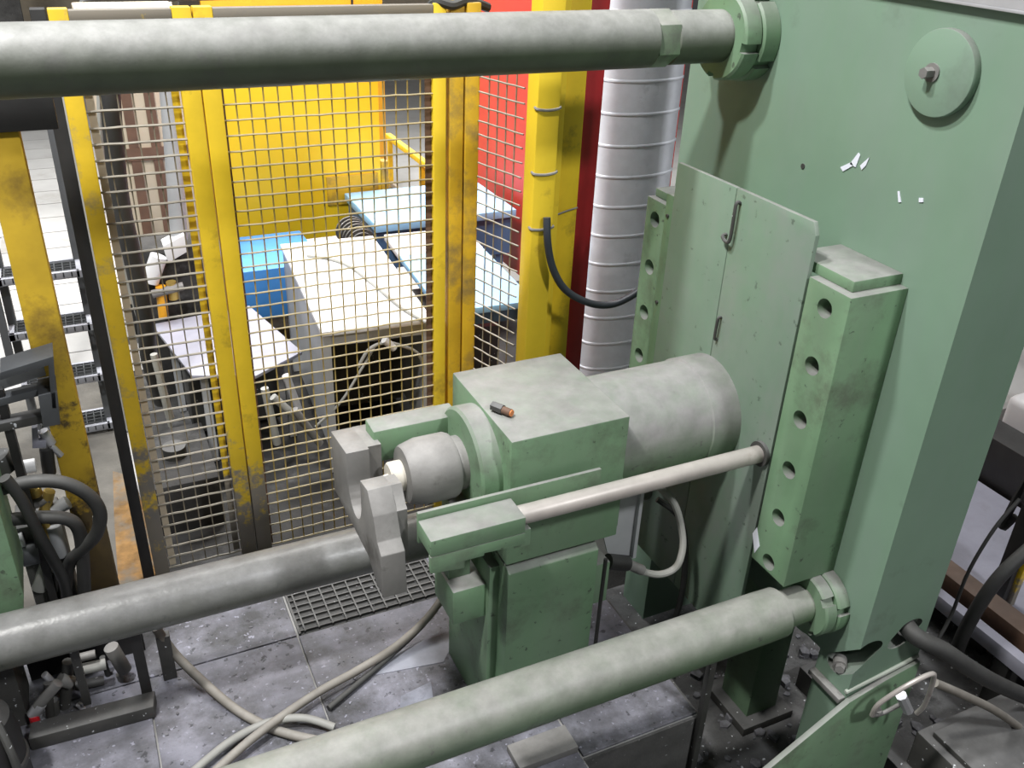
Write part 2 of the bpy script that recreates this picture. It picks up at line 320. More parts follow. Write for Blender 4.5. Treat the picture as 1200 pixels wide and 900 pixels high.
def guide(loc, x0, x1, y0, y1, z0, z1, hy, hzs, label, capspec):
    g = thing('guide_block', loc, label, 'guide block', 'drilled guide blocks beside the sliding plate')
    b = MB().box(x0, x1, y0, y1, z0, z1, 0.004).build('block', 'green_paint', g)
    c = MB()
    for z in hzs: c.cyl((x0 - 0.02, hy, z), (x0 + 0.085, hy, z), 0.034, n=32)
    cut(b, c)
    for z in hzs:
        MB().cyl((x0 + 0.088, hy, z), (x0 + 0.060, hy, z), 0.022, n=6).build('bolt', 'black_steel', g)
    for cp in capspec: MB().box(*cp, 0.004).build('cap', 'green_paint', g)
    return g
guide((2.3, 2.07, 0.695), 2.18, 2.43, 1.97, 2.168, 0.70, 1.906, 2.072, [1.828 - 0.2165 * k for k in range(6)],
      'green guide block with six holes and a dusty cap, right of the sliding plate', [(2.215, 2.43, 2.005, 2.30, 1.906, 1.945)])
gl = guide((2.3, 3.11, 0.695), 2.20, 2.43, 3.062, 3.20, 0.70, 1.875, 3.128, [1.792 - 0.2165 * k for k in range(6)],
      'green guide block with a row of holes, beside the silver duct', [(2.23, 2.43, 3.09, 3.19, 1.875, 1.91)])
mb = MB().box(2.195, 2.43, 3.0, 3.056, 0.70, 1.93, 0.003); st = mb.build('side_strip', 'green_paint', gl)
for z in (1.84, 1.45, 1.1): MB().cyl((2.198, 3.03, z), (2.188, 3.03, z), 0.008, n=12).build('screw', 'dark_steel', gl)

sl = thing('sliding_plate', (2.19, 2.58, 0.2), 'wide green sheet plate in two leaves, grey-scuffed, behind the ram cylinder', 'plate')
MB().prism('x', [(2.178, 0.2), (2.178, 2.045), (2.198, 2.087), (2.606, 2.083), (2.606, 0.2)], 2.180, 2.198, 0.0015).build('leaf', 'green_sheet', sl)
MB().prism('x', [(2.610, 0.2), (2.610, 2.083), (2.985, 2.077), (2.985, 0.2)], 2.180, 2.198, 0.0015).build('leaf', 'green_sheet', sl)
MB().prism('x', [(2.153, 0.730), (2.184, 0.806), (2.168, 0.847), (2.134, 0.779)], 2.1785, 2.1805).build('chipped_patch', 'paper', sl)
MB().tube([(2.178, 2.575, 2.035), (2.160, 2.575, 2.03), (2.160, 2.578, 1.90), (2.160, 2.60, 1.882), (2.160, 2.622, 1.895), (2.178, 2.624, 1.90)], 0.007, 8).build('hook_handle', 'dark_steel', sl)
MB().tube([(2.178, 2.578, 1.575), (2.165, 2.578, 1.57), (2.165, 2.582, 1.49), (2.178, 2.582, 1.48)], 0.006, 8).build('pull_handle', 'dark_steel', sl)

def nut(p, x0, x1, r, rod, mname='green_paint', rot=0.0):
    xm = (x0 + x1) / 2
    for k, (a, b, rr, ro) in enumerate(((x0, xm - 0.003, r, 0.15), (xm, x1, r * 1.04, 0.55))):
        o = MB().lathe((0, p[0], p[1]), (1, 0, 0), [(a, r * 0.72), (a, rr - 0.008), (a + 0.008, rr), (b - 0.004, rr), (b, rr - 0.004)], 56).build('nut', mname, rod)
        c = MB()
        for q in range(4):
            an = ro + rot + q * math.pi / 2
            cc = MB().box(a - 0.02, b + 0.02, rr - 0.022, rr + 0.04, -0.017, 0.017)
            cc.xf(Matrix.Translation((0, p[0], p[1])) @ Matrix.Rotation(an, 4, 'X'))
            me = bpy.data.meshes.new('t'); cc.bm.to_mesh(me); cc.bm.free(); c.bm.from_mesh(me); bpy.data.meshes.remove(me)
        cut(o, c)
def tie_rod(p, prof, label, m):
    t = thing('tie_rod', (0, p[0], p[1] - 0.1), label, 'tie rod', 'thick tie rods of the press')
    MB().lathe((0, p[0], p[1]), (1, 0, 0), prof, 64).build('rod', m, t)
    return t
t = tie_rod((2.96, 2.553), [(-2.6, 0.1), (1.952, 0.1), (1.962, 0.085), (2.038, 0.085), (2.044, 0.094), (2.43, 0.094)], 'thick dusty green tie rod across the top of the photo', 'rod_shaded')
mb = MB(); mb.prism('x', [(2.96 + 0.101 * math.cos(math.radians(a_)), 2.553 + 0.101 * math.sin(math.radians(a_))) for a_ in range(-155, 205, 60)], 1.956, 2.043, 0.002); mb.build('wrench_flat', 'rod_paint', t)
nut((2.96, 2.553), 2.275, 2.43, 0.158, t)
t = tie_rod((1.98, 0.565), [(-2.6, 0.1), (2.10, 0.1), (2.185, 0.098), (2.20, 0.074), (2.43, 0.074)], 'thick dusty tie rod nearest the camera, running into the frame foot', 'rod_paint')
nut((1.98, 0.565), 2.315, 2.43, 0.135, t, rot=0.75)
t = tie_rod((2.96, 0.565), [(-2.6, 0.1), (2.43, 0.1)], 'grey speckled tie rod passing behind the gripping jaw in front of the mesh fence', 'rod_steel')

AY, AZ = 2.58, 1.174
rh = thing('ram_head', (1.4, 2.58, 0.0), 'green ram head on a pedestal with cylinder, chuck nose and grey jaw', 'ram head')
h = MB().box(1.165, 1.63, 2.325, 2.855, 0.86, 1.39, 0.006).build('housing', 'green_paint', rh)
MB().lathe((0, AY, AZ), (1, 0, 0), [(1.62, 0.216), (2.05, 0.216), (2.055, 0.222), (2.18, 0.222)], 72).build('cylinder', 'cylinder_paint', rh)
MB().lathe((0, AY, AZ), (1, 0, 0), [(1.085, 0.195), (1.095, 0.205), (1.165, 0.205)], 64).build('flange_ring', 'green_paint', rh)
ch = MB().lathe((0, AY, AZ), (1, 0, 0), [(0.862, 0.085), (0.866, 0.102), (0.875, 0.108), (0.93, 0.122), (1.035, 0.122), (1.05, 0.115), (1.053, 0.100), (1.085, 0.100)], 48).build('chuck', 'dusty_steel', rh)
MB().lathe((0, AY, AZ), (1, 0, 0), [(0.795, 0.014), (0.812, 0.016), (0.813, 0.05), (0.82, 0.056), (0.866, 0.056)], 32).build('tip', 'pale_tip', ch)
notch = [(2.56 + 0.078 * math.cos(a), 1.165 + 0.105 * math.sin(a)) for a in [math.pi * 2 - math.pi * k / 12 for k in range(13)]]
prof = [(2.845, 0.985), (2.845, 1.245), (2.64, 1.272)] + notch + [(2.482, 1.262), (2.40, 1.276), (2.345, 1.205), (2.31, 1.125), (2.272, 1.095), (2.258, 0.93), (2.34, 0.93), (2.42, 0.985)]
MB().prism('x', prof, 0.682, 0.765, 0.003).build('jaw', 'dusty_steel', rh)
MB().prism('x', [(2.845, 1.03), (2.845, 1.245), (2.66, 1.268), (2.66, 1.03)], 0.762, 0.815).build('jaw_cheek', 'dusty_steel', rh)
MB().prism('x', [(2.475, 1.03), (2.475, 1.262), (2.40, 1.274), (2.36, 1.215), (2.345, 1.205), (2.345, 1.03)], 0.762, 0.80).build('jaw_cheek', 'dusty_steel', rh)
MB().box(0.80, 1.13, 2.70, 2.80, 1.165, 1.297, 0.006).build('upper_arm', 'green_paint', rh)
MB().box(1.02, 1.16, 2.35, 2.60, 0.93, 1.05, 0.006).build('lower_arm', 'green_paint', rh)
br = MB().box(0.812, 1.148, 2.160, 2.278, 1.135, 1.20, 0.004).build('side_bracket', 'green_paint', rh)
MB().prism('y', [(0.812, 1.135), (0.812, 1.07), (0.93, 1.055), (0.93, 1.085), (1.0, 1.085), (1.0, 1.095), (1.148, 1.085), (1.148, 1.135)], 2.160, 2.18, 0.002).build('bracket_skirt', 'green_paint', br)
MB().box(0.815, 1.505, 2.284, 2.298, 1.10, 1.222, 0.002).build('bracket_ridge', 'green_paint', rh)
for x in (1.20, 1.46): MB().box(x, x + 0.03, 2.298, 2.326, 1.12, 1.19).build('ridge_spacer', 'green_paint', rh)
MB().box(1.12, 1.18, 2.18, 2.326, 1.06, 1.13, 0.003).build('bracket_foot', 'green_paint', rh)
MB().box(1.20, 1.50, 2.42, 2.78, 0.79, 0.865).build('neck', 'dark_steel', rh)
ped = MB().prism('x', [(2.322, 0.0), (2.322, 0.815), (2.345, 0.835), (2.85, 0.835), (2.85, 0.0)], 1.175, 1.555, 0.004).build('pedestal', 'green_paint', rh)
MB().box(1.135, 1.176, 2.40, 2.80, 0.0, 0.80, 0.003).build('pedestal_rib', 'green_paint', rh)
MB().box(1.0, 1.165, 2.425, 2.62, 0.545, 0.705, 0.004).build('side_block', 'green_paint', rh)
MB().box(1.01, 1.10, 2.50, 2.62, 0.705, 0.94, 0.004).build('side_column', 'green_paint', rh)
MB().box(1.555, 1.64, 2.36, 2.50, 0.50, 0.70, 0.003).build('rear_block', 'green_paint', rh)
MB().box(1.63, 1.655, 2.36, 2.80, 0.87, 1.10, 0.003).build('rear_cover', 'green_paint', rh)

pr = thing('push_rod', (1.7, 2.225, 1.12), 'pale slim steel rod running from the side bracket into the sliding plate', 'rod')
MB().lathe((0, 2.225, 1.16), (1, 0, 0), [(1.15, 0.032), (1.155, 0.034), (2.175, 0.034), (2.18, 0.032)], 32).build('bar', 'bar_steel', pr)
MB().lathe((0, 2.225, 1.16), (1, 0, 0), [(2.165, 0.050), (2.18, 0.050)], 32).build('collar', 'dark_steel', pr)
pl = thing('pipe_plug', (1.22, 2.51, 1.39), 'small black plug with a copper-coloured end lying on the ram head', 'plug')
MB().cyl((1.192, 2.545, 1.408), (1.215, 2.505, 1.408), 0.018, n=6, bev=0.001).build('hex_body', 'dark_steel', pl)
MB().cyl((1.215, 2.505, 1.407), (1.232, 2.475, 1.407), 0.014, n=20).build('thread', 'brown_slat', pl)
MB().cyl((1.232, 2.475, 1.407), (1.234, 2.471, 1.407), 0.012, n=20).build('end_face', 'copper_end', pl)

# sensor bracket and cable right of the pedestal
sb = thing('sensor_bracket', (1.72, 2.42, 0.5), 'grey folded bracket with a cable fitting, right of the pedestal', 'bracket')
MB().prism('y', [(1.612, 0.859), (1.699, 0.945), (1.802, 0.970), (1.776, 0.624), (1.664, 0.690)], 2.42, 2.428).build('plate', 'grey_paint', sb)
MB().box(1.775, 1.79, 2.40, 2.43, 0.64, 1.0).build('flange', 'grey_paint', sb)
MB().cyl((1.655, 2.400, 0.665), (1.751, 2.400, 0.625), 0.032, n=24).build('sensor', 'black_steel', sb)
MB().cyl((1.743, 2.400, 0.628), (1.828, 2.400, 0.564), 0.022, n=20).build('fitting', 'dusty_steel', sb)
MB().tube([(1.765, 2.400, 0.607), (1.842, 2.400, 0.550), (1.919, 2.400, 0.511), (1.987, 2.400, 0.512), (2.019, 2.400, 0.557), (2.048, 2.440, 0.637), (2.024, 2.500, 0.780), (1.975, 2.600, 0.836)], 0.015, 10).build('cable', 'hose_pale', sb)
tag(MB().tube([(2.026, 2.620, 0.720), (2.106, 2.560, 0.647), (2.136, 2.520, 0.504), (2.145, 2.500, 0.273), (2.128, 2.500, 0.074)], 0.014, 8).build('black_cable', 'rubber'), 'black cable hanging in the shade under the ram cylinder', 'cable')
tag(MB().tube([(1.583, 2.310, 0.770), (1.580, 2.310, 0.534), (1.579, 2.310, 0.159), (1.584, 2.310, -0.311)], 0.008, 8).build('hanging_wire', 'black_steel'), 'thin dark wire hanging at the right edge of the pedestal', 'wire')
tag(MB().box(1.955, 1.985, 2.035, 2.062, -0.55, 0.36, 0.002).build('corner_stake', 'dark_steel'), 'dark upright stake at the pit corner under the nearest tie rod', 'stake')
cs = thing('pit_column', (2.62, 2.42, -0.55), 'dark green column standing in the pit behind the nearest tie rod', 'column')
MB().box(2.50, 2.68, 2.30, 2.50, -0.53, 0.30, 0.005).build('shaft', 'green_paint', cs)
MB().box(2.44, 2.74, 2.24, 2.56, -0.55, -0.50, 0.004).build('foot_plate', 'dark_steel', cs)

# ================================================================== mesh fence
def wires(name, P, Q, z0, z1, pitch, pz, m, parent, rh_=0.0042, rv=0.0035):
    P = Vector((*P, 0)); Q = Vector((*Q, 0)); d = (Q - P); Lg = d.length; u = d / Lg; nrm = Vector((-u.y, u.x, 0)); mb = MB()
    n = max(2, int(round(Lg / pitch)))
    for k in range(1, n):
        p = P + u * (Lg * k / n); pts = []
        for j in range(9):
            z = z0 + (z1 - z0) * j / 8; pts.append(p + Vector((0, 0, z)) + u * random.uniform(-0.0025, 0.0025) + nrm * 0.002)
        mb.tube(pts, rv, 5, smooth=0, caps=False)
    nz = int((z1 - z0) / pz)
    for k in range(nz + 1):
        z = z0 + k * pz; off = random.uniform(-0.002, 0.002); pts = []
        for j in range(n + 1):
            pts.append(P + u * (Lg * j / n) + Vector((0, 0, z + off + random.uniform(-0.0012, 0.0012))) - nrm * (0.002 + 0.0025 * ((j + k) % 2)))
        mb.tube(pts, rh_, 5, smooth=0, caps=False)
    return mb.build('wire_mesh', m, parent, kind='stuff')
FY = 3.8
a = thing('mesh_fence', (0.25, FY, 0), 'narrow yellow mesh fence panel with chipped left post, beside the sooty post', 'fence', 'yellow mesh fence sections')
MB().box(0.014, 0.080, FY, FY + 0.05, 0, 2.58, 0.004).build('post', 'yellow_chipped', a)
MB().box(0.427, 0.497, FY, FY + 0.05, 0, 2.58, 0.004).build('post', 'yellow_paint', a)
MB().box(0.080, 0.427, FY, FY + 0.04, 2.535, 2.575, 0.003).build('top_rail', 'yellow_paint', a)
MB().box(0.086, 0.115, FY + 0.045, FY + 0.05, 0.03, 2.535).build('clamp_strip', 'beige_panel', a)
MB().box(0.392, 0.421, FY + 0.045, FY + 0.05, 0.03, 2.535).build('clamp_strip', 'yellow_paint', a)
wires('wire_mesh', (0.08, FY + 0.03), (0.427, FY + 0.03), 0.03, 2.53, 0.062, 0.0625, 'wire', a, 0.0052, 0.0030)
a = thing('mesh_fence', (1.0, FY, 0), 'wide yellow mesh fence panel in front of the white cabinet', 'fence', 'yellow mesh fence sections')
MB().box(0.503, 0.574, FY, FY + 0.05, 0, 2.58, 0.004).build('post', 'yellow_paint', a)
MB().box(1.455, 1.512, FY, FY + 0.05, 0, 2.58, 0.004).build('post', 'yellow_bright', a)
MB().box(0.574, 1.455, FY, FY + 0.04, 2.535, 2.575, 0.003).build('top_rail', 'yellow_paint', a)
MB().box(1.425, 1.455, FY + 0.03, FY + 0.035, 0.03, 2.535).build('clamp_strip', 'brown_slat', a)
MB().box(0.574, 0.585, FY + 0.03, FY + 0.035, 0.03, 2.535).build('clamp_strip', 'brown_slat', a)
wires('wire_mesh', (0.574, FY + 0.02), (1.455, FY + 0.02), 0.03, 2.53, 0.0565, 0.0625, 'wire_yellow', a)
tag(MB().box(1.53, 1.594, FY, FY + 0.06, 0, 2.60, 0.004).build('fence_post', 'yellow_worn'), 'weathered yellow post between the wide mesh panel and the red-backed panel', 'post')
u = Vector((0.277, -0.961, 0))
a = thing('mesh_fence', (1.72, 3.66, 0), 'narrow angled mesh fence panel in front of the red wall', 'fence', 'yellow mesh fence sections')
MB().box(1.602, 1.668, FY - 0.005, FY + 0.05, 0, 2.58, 0.004).build('post', 'yellow_worn', a)
wires('wire_mesh', (1.668, FY - 0.005), (1.752, FY - 0.285), 0.03, 2.53, 0.058, 0.0625, 'wire', a)

cA = thing('yellow_column', (1.815, 3.45, 0), 'bright yellow square column with wire ties, left of the wide yellow beam', 'column')
MB().box(1.762, 1.868, 3.42, 3.52, 0, 3.3, 0.006).build('post', 'yellow_bright', cA)
for z in (2.215, 1.945, 1.70):
    MB().tube([(1.868, 3.44, z + 0.004), (1.866, 3.417, z), (1.815, 3.416, z - 0.006), (1.764, 3.417, z), (1.760, 3.44, z + 0.004)], 0.006, 6).build('wire_tie', 'dusty_steel', cA)
cB = thing('yellow_beam', (1.97, 3.55, 0), 'wide yellow flanged beam between the wire-tied column and the red upright', 'beam')
MB().box(1.893, 1.935, 3.50, 3.62, 0, 3.3, 0.003).build('flange', 'yellow_bright', cB)
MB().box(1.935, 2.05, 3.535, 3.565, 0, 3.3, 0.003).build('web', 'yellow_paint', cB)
MB().tube([(1.937, 3.53, 1.71), (1.99, 3.527, 1.725), (2.05, 3.53, 1.735)], 0.004, 6).build('wire_tie', 'dusty_steel', cB)
tag(MB().box(2.052, 2.165, 3.58, 3.68, 0, 3.3, 0.004).build('red_upright', 'red_column'), 'dark red upright between the yellow beam and the silver duct', 'column')

FLAT = Matrix.Translation((0, 4.0, 0)) @ Matrix.Diagonal((1, 0.45, 1, 1)) @ Matrix.Translation((0, -4.0, 0))   # flat-oval section
du = thing('ventilation_duct', (2.65, 4.0, 0), 'silver galvanised flat-oval vertical duct with raised rings behind the frame', 'duct')
MB().lathe((2.645, 4.0, 0), (0, 0, 1), [(0, 0.226), (3.4, 0.226)], 64).xf(FLAT).build('pipe', 'galvanised', du)
for k in range(15):
    z = 0.30 + 0.158 * k
    MB().lathe((2.645, 4.0, 0), (0, 0, 1), [(z - 0.009, 0.226), (z - 0.004, 0.2315), (z + 0.004, 0.2315), (z + 0.009, 0.226)], 64).xf(FLAT).build('seam_ring', 'galvanised', du)
tag(MB().tube([(1.825, 3.400, 1.754), (1.826, 3.380, 1.643), (1.855, 3.370, 1.523), (1.922, 3.360, 1.414), (2.044, 3.350, 1.336), (2.148, 3.330, 1.319), (2.232, 3.300, 1.358), (2.314, 3.280, 1.422)], 0.017, 12).build('conduit_hose', 'hose_blue_black'), 'black corrugated hose sagging in front of the silver duct', 'hose')
# cables bunched on the fence top
tag(MB().tube([(1.455, 3.850, 2.553), (1.477, 3.820, 2.583), (1.537, 3.800, 2.571), (1.615, 3.820, 2.584), (1.723, 3.850, 2.552)], 0.02, 8).build('cable_bunch', 'rubber'), 'black cables bunched on the fence top near the red wall', 'cable')

# ================================================================== beyond the fence
RZ = -4.0
wb = thing('white_cabinet', (1.38, 5.0, 0), 'white-topped cabinet with a cable across the lid behind the wide mesh panel', 'cabinet')
cc = (1.38, 5.0, 0)
MB().box(1.075, 1.685, 4.33, 5.70, 0.875, 0.905, 0.004).rz(RZ, cc).build('lid', 'white_paint', wb)
MB().box(1.085, 1.10, 4.36, 5.68, 0.15, 0.875).rz(RZ, cc).build('side_panel', 'grey_paint', wb)
MB().box(1.10, 1.66, 5.64, 5.66, 0.1, 0.875).rz(RZ, cc).build('rear_panel', 'dark_steel', wb)
MB().box(1.655, 1.67, 4.36, 5.68, 0.15, 0.875).rz(RZ, cc).build('side_panel', 'grey_paint', wb)
for x, y in ((1.085, 4.345), (1.64, 4.345), (1.085, 5.63), (1.64, 5.63)):
    MB().box(x, x + 0.04, y, y + 0.04, 0, 0.875).rz(RZ, cc).build('leg', 'grey_paint', wb)
MB().box(1.10, 1.66, 4.36, 4.38, 0.80, 0.875).rz(RZ, cc).build('front_rail', 'grey_paint', wb)
MB().box(1.11, 1.65, 4.9, 5.4, 0.10, 0.65).rz(RZ, cc).build('inner_box', 'dark_steel', wb)
MB().tube([(1.231, 5.441, 0.910), (1.341, 5.342, 0.915), (1.428, 5.174, 0.915), (1.480, 4.828, 0.915), (1.520, 4.490, 0.915), (1.583, 4.252, 0.915)], 0.010, 8).build('lid_cable', 'hose_pale', wb)
MB().tube([(1.220, 4.350, 0.664), (1.276, 4.330, 0.768), (1.361, 4.320, 0.799), (1.457, 4.320, 0.766), (1.560, 4.330, 0.690), (1.617, 4.350, 0.533)], 0.010, 8).build('hanging_cable', 'hose_pale', wb)
MB().cyl((1.361, 4.320, 0.819), (1.418, 4.320, 0.757), 0.022, n=12).build('connector', 'white_paint', wb)
MB().tube([(0.973, 4.400, 0.307), (1.117, 4.360, 0.464), (1.241, 4.340, 0.664), (1.324, 4.360, 0.771)], 0.008, 8).build('inner_cable', 'hose_pale', wb)

tb = thing('steel_table', (0.65, 5.2, 0), 'low table with a pale lavender top behind the fence, left of the white cabinet', 'table')
MB().prism('z', [(0.263, 5.436), (0.855, 5.511), (1.008, 4.763), (0.705, 4.570), (0.386, 4.694)], 0.58, 0.60, 0.002).build('top', 'lavender_sheet', tb)
for px in ((0.36, 5.4), (0.80, 5.4), (0.93, 4.85), (0.45, 4.75)):
    MB().box(px[0] - 0.02, px[0] + 0.02, px[1] - 0.02, px[1] + 0.02, 0, 0.58).build('leg', 'grey_paint', tb)
MB().box(0.38, 0.90, 5.0, 5.3, 0.05, 0.40, 0.01).build('under_box', 'dark_steel', tb)
for k, (p, q, m) in enumerate((((0.732, 4.500, 0.551), (0.770, 4.500, 0.183), 'hose_pale'), ((0.764, 4.450, 0.517), (0.936, 4.450, 0.287), 'hose_pale'), ((0.853, 4.500, 0.607), (0.906, 4.500, 0.378), 'aluminium'), ((0.863, 4.400, 0.442), (0.990, 4.400, 0.190), 'dusty_steel'))):
    MB().cyl(p, q, 0.022, n=12).build('pipe', m, tb)

bb = thing('blue_machine', (1.05, 6.0, 0), 'bright blue machine box in front of the yellow guard, left of the white lid', 'machine')
MB().box(0.80, 1.42, 5.78, 6.45, 0.36, 0.72, 0.01).build('body', 'blue_paint', bb)
for x in (0.84, 1.36):
    for y in (5.82, 6.40): MB().box(x - 0.03, x + 0.03, y - 0.03, y + 0.03, 0, 0.36).build('foot', 'black_steel', bb)
lb = thing('blue_bench', (2.3, 6.25, 0), 'light blue topped bench with dark blue front behind the wide mesh panel', 'bench')
MB().box(1.82, 2.9, 5.88, 6.65, 0.84, 0.90, 0.008).build('top', 'light_blue', lb)
MB().box(1.84, 2.88, 5.92, 6.62, 0.55, 0.84).build('front', 'dark_blue', lb)
for x in (1.9, 2.8):
    for y in (5.97, 6.55): MB().box(x - 0.03, x + 0.03, y - 0.03, y + 0.03, 0, 0.55).build('leg', 'dark_blue', lb)
mo = thing('finned_motor', (1.69, 6.0, 0), 'dark finned motor at the left end of the light blue bench', 'motor')
MB().cyl((1.70, 5.80, 0.80), (1.70, 6.15, 0.80), 0.085, n=24).build('barrel', 'dark_steel', mo)
for k in range(6): MB().cyl((1.70, 5.82 + k * 0.055, 0.80), (1.70, 5.835 + k * 0.055, 0.80), 0.105, n=24).build('fin', 'dark_steel', mo)
MB().box(1.64, 1.76, 5.84, 6.12, 0, 0.74).build('plinth', 'dark_steel', mo)
lt = thing('light_blue_table', (2.05, 5.0, 0), 'long light blue table with a white far end beside the white cabinet', 'table')
cc = (2.05, 5.0, 0)
MB().box(1.765, 2.33, 4.36, 5.25, 0.86, 0.90, 0.004).rz(RZ, cc).build('top', 'light_blue', lt)
MB().box(1.765, 2.33, 5.255, 5.66, 0.862, 0.902, 0.004).rz(RZ, cc).build('end_sheet', 'white_paint', lt)
for x in (1.80, 2.29):
    for y in (4.42, 5.58): MB().box(x - 0.025, x + 0.025, y - 0.025, y + 0.025, 0, 0.86).rz(RZ, cc).build('leg', 'dark_blue', lt)
MB().box(1.84, 2.25, 4.7, 5.4, 0.15, 0.6, 0.01).rz(RZ, cc).build('under_box', 'dark_steel', lt)
MB().box(1.80, 2.29, 4.43, 4.45, 0.76, 0.86).rz(RZ, cc).build('apron', 'dark_blue', lt)

yg = thing('yellow_guard', (1.5, 6.75, 0), 'large flat yellow machine guard standing behind the blue machine', 'machine guard')
MB().box(0.84, 2.13, 6.70, 6.78, 0.55, 2.15, 0.006).build('panel', 'yellow_panel', yg)
MB().box(1.70, 2.10, 6.685, 6.70, 0.80, 1.02, 0.004).build('lower_hatch', 'yellow_worn', yg)
MB().box(2.135, 2.19, 6.70, 6.78, 0.0, 1.10, 0.004).build('side_post', 'yellow_worn', yg)
for x in (0.88, 1.3, 2.05): MB().box(x, x + 0.06, 6.71, 6.77, 0, 0.55).build('leg', 'yellow_worn', yg)
hr = thing('handrail', (2.7, 7.6, 0), 'yellow handrail running away behind the yellow guard', 'handrail')
MB().box(2.66, 2.71, 6.4, 8.2, 0.875, 0.925, 0.006).build('top_bar', 'yellow_bright', hr)
MB().box(2.67, 2.70, 6.4, 8.2, 0.45, 0.49, 0.004).build('mid_bar', 'yellow_paint', hr)
for y in (6.5, 7.3, 8.15): MB().box(2.665, 2.705, y - 0.02, y + 0.02, 0, 0.875).build('post', 'yellow_paint', hr)
rw = thing('red_partition', (3.0, 6.0, 0), 'tall red partition behind the angled mesh panel', 'partition')
MB().box(3.0, 3.06, 5.45, 7.6, 0.32, 3.0, 0.004).build('panel', 'red_panel', rw)
MB().box(2.99, 3.07, 4.25, 5.42, 0.32, 3.0, 0.004).build('panel', 'red_panel', rw)
for y in (4.3, 5.40, 7.5): MB().box(3.0, 3.05, y, y + 0.05, 0, 0.32).build('leg', 'black_steel', rw)

# far machines seen over the top rod
og = thing('orange_machine', (2.2, 9.0, 0), 'orange machine with dark slots far behind, seen over the top rod', 'machine')
MB().box(1.26, 2.93, 9.0, 9.8, 0.3, 2.3, 0.01).build('body', 'orange_panel', og)
for k in range(5): MB().box(1.75 + k * 0.10, 1.80 + k * 0.10, 8.992, 9.0, 1.86, 1.875).build('slot', 'black_steel', og)
MB().box(2.62, 2.64, 8.99, 9.0, 1.6, 2.2).build('seam', 'black_steel', og)
MB().box(1.08, 1.25, 8.98, 9.05, 1.4, 2.2).build('cable_channel', 'black_steel', og)
MB().box(1.3, 2.9, 9.05, 9.75, 0, 0.3).build('plinth', 'black_steel', og)
wc = thing('white_switch_cabinet', (0.7, 9.4, 0), 'pale far cabinet seen over the top rod, left of the orange machine', 'cabinet')
MB().box(0.36, 1.06, 9.3, 9.8, 0, 2.4, 0.01).build('body', 'white_paint', wc)
MB().box(0.60, 0.67, 9.29, 9.3, 1.2, 2.2).build('door_gap', 'brown_slat', wc)
gp = thing('grey_pipe', (0.33, 8.6, 0), 'grey bent pipe far behind, seen over the top rod', 'pipe')
MB().tube([(0.30, 8.6, 0.0), (0.30, 8.6, 1.7), (0.34, 8.6, 1.98), (0.5, 8.6, 2.06), (2.2, 8.6, 2.09)], 0.045, 12).build('pipe_run', 'dark_steel', gp)
hc = thing('hall_column', (-0.36, 14.5, 0), 'grey brown hall column far left above the top rod', 'column')
MB().box(-0.55, -0.25, 14.5, 14.8, 0, 4.0, 0.01).build('shaft', 'dirty_concrete', hc)
MB().box(-0.60, -0.20, 14.45, 14.85, 0, 0.04).build('base', 'dirty_concrete', hc)

# behind the narrow panel: cartons with slats, hoses, valves
ct = thing('slatted_crate', (0.42, 6.6, 0), 'beige crate with dark brown upright slats behind the narrow mesh panel', 'crate')
MB().box(0.18, 0.80, 6.6, 7.2, 0.25, 2.2, 0.01).build('body', 'beige_panel', ct)
for px in (0.36, 0.50): MB().box(px, px + 0.06, 6.585, 6.6, 0.25, 2.2).build('slat', 'brown_slat', ct)
MB().box(0.2, 0.78, 6.58, 6.6, 1.28, 1.36).build('slat', 'brown_slat', ct)
MB().box(0.2, 0.78, 6.62, 7.18, 0, 0.25).build('plinth', 'black_steel', ct)
tag(MB().tube([(0.214, 4.600, 2.178), (0.195, 4.600, 1.971), (0.174, 4.600, 1.653), (0.185, 4.600, 1.352), (0.198, 4.620, 1.020), (0.187, 4.700, 0.739), (0.219, 4.800, 0.417)], 0.045, 12).build('black_hose', 'rubber'), 'thick black hose hanging behind the narrow mesh panel', 'hose')
tag(MB().tube([(0.172, 4.700, 2.142), (0.130, 4.700, 1.752), (0.149, 4.700, 1.183), (0.199, 4.700, 0.737), (0.237, 4.720, 0.292)], 0.012, 8).build('pale_cable', 'hose_pale'), 'thin pale cable hanging beside the thick black hose', 'cable')
tag(MB().tube([(0.560, 5.600, 1.951), (0.537, 5.600, 1.570), (0.502, 5.600, 1.056)], 0.05, 12).build('grey_pipe_drop', 'grey_paint'), 'blue-grey pipe coming down left of the double yellow post', 'pipe')
va = thing('valve_unit', (0.45, 5.6, 0), 'white and orange valve unit behind the narrow mesh panel', 'valve')
MB().box(0.26, 0.62, 5.6, 5.9, 0.0, 1.0, 0.01).build('stand', 'near_black', va)
MB().prism('y', [(0.399, 1.059), (0.527, 1.113), (0.528, 1.005), (0.413, 0.949)], 5.50, 5.62, 0.004).build('white_block', 'white_paint', va)
MB().cyl((0.369, 5.550, 0.982), (0.298, 5.550, 0.827), 0.05, n=20).build('bottle', 'white_paint', va)
MB().cyl((0.350, 5.520, 0.804), (0.341, 5.520, 0.596), 0.03, n=16).build('orange_valve', 'orange_panel', va)
MB().cyl((0.412, 5.520, 0.823), (0.416, 5.520, 0.710), 0.03, n=16).build('brass_valve', 'brass', va)
MB().cyl((0.294, 5.500, 0.765), (0.479, 5.500, 0.793), 0.025, n=16).build('cross_pipe', 'dusty_steel', va)
mbx = thing('dark_machine_base', (0.22, 4.4, 0), 'dark dusty machine base on the ground behind the narrow mesh panel', 'machine base')
MB().box(0.03, 0.40, 4.12, 4.70, 0, 0.30, 0.01).build('block', 'near_black', mbx)
MB().cyl((0.22, 4.4, 0.30), (0.22, 4.4, 0.36), 0.06, n=20).build('boss', 'dark_steel', mbx)
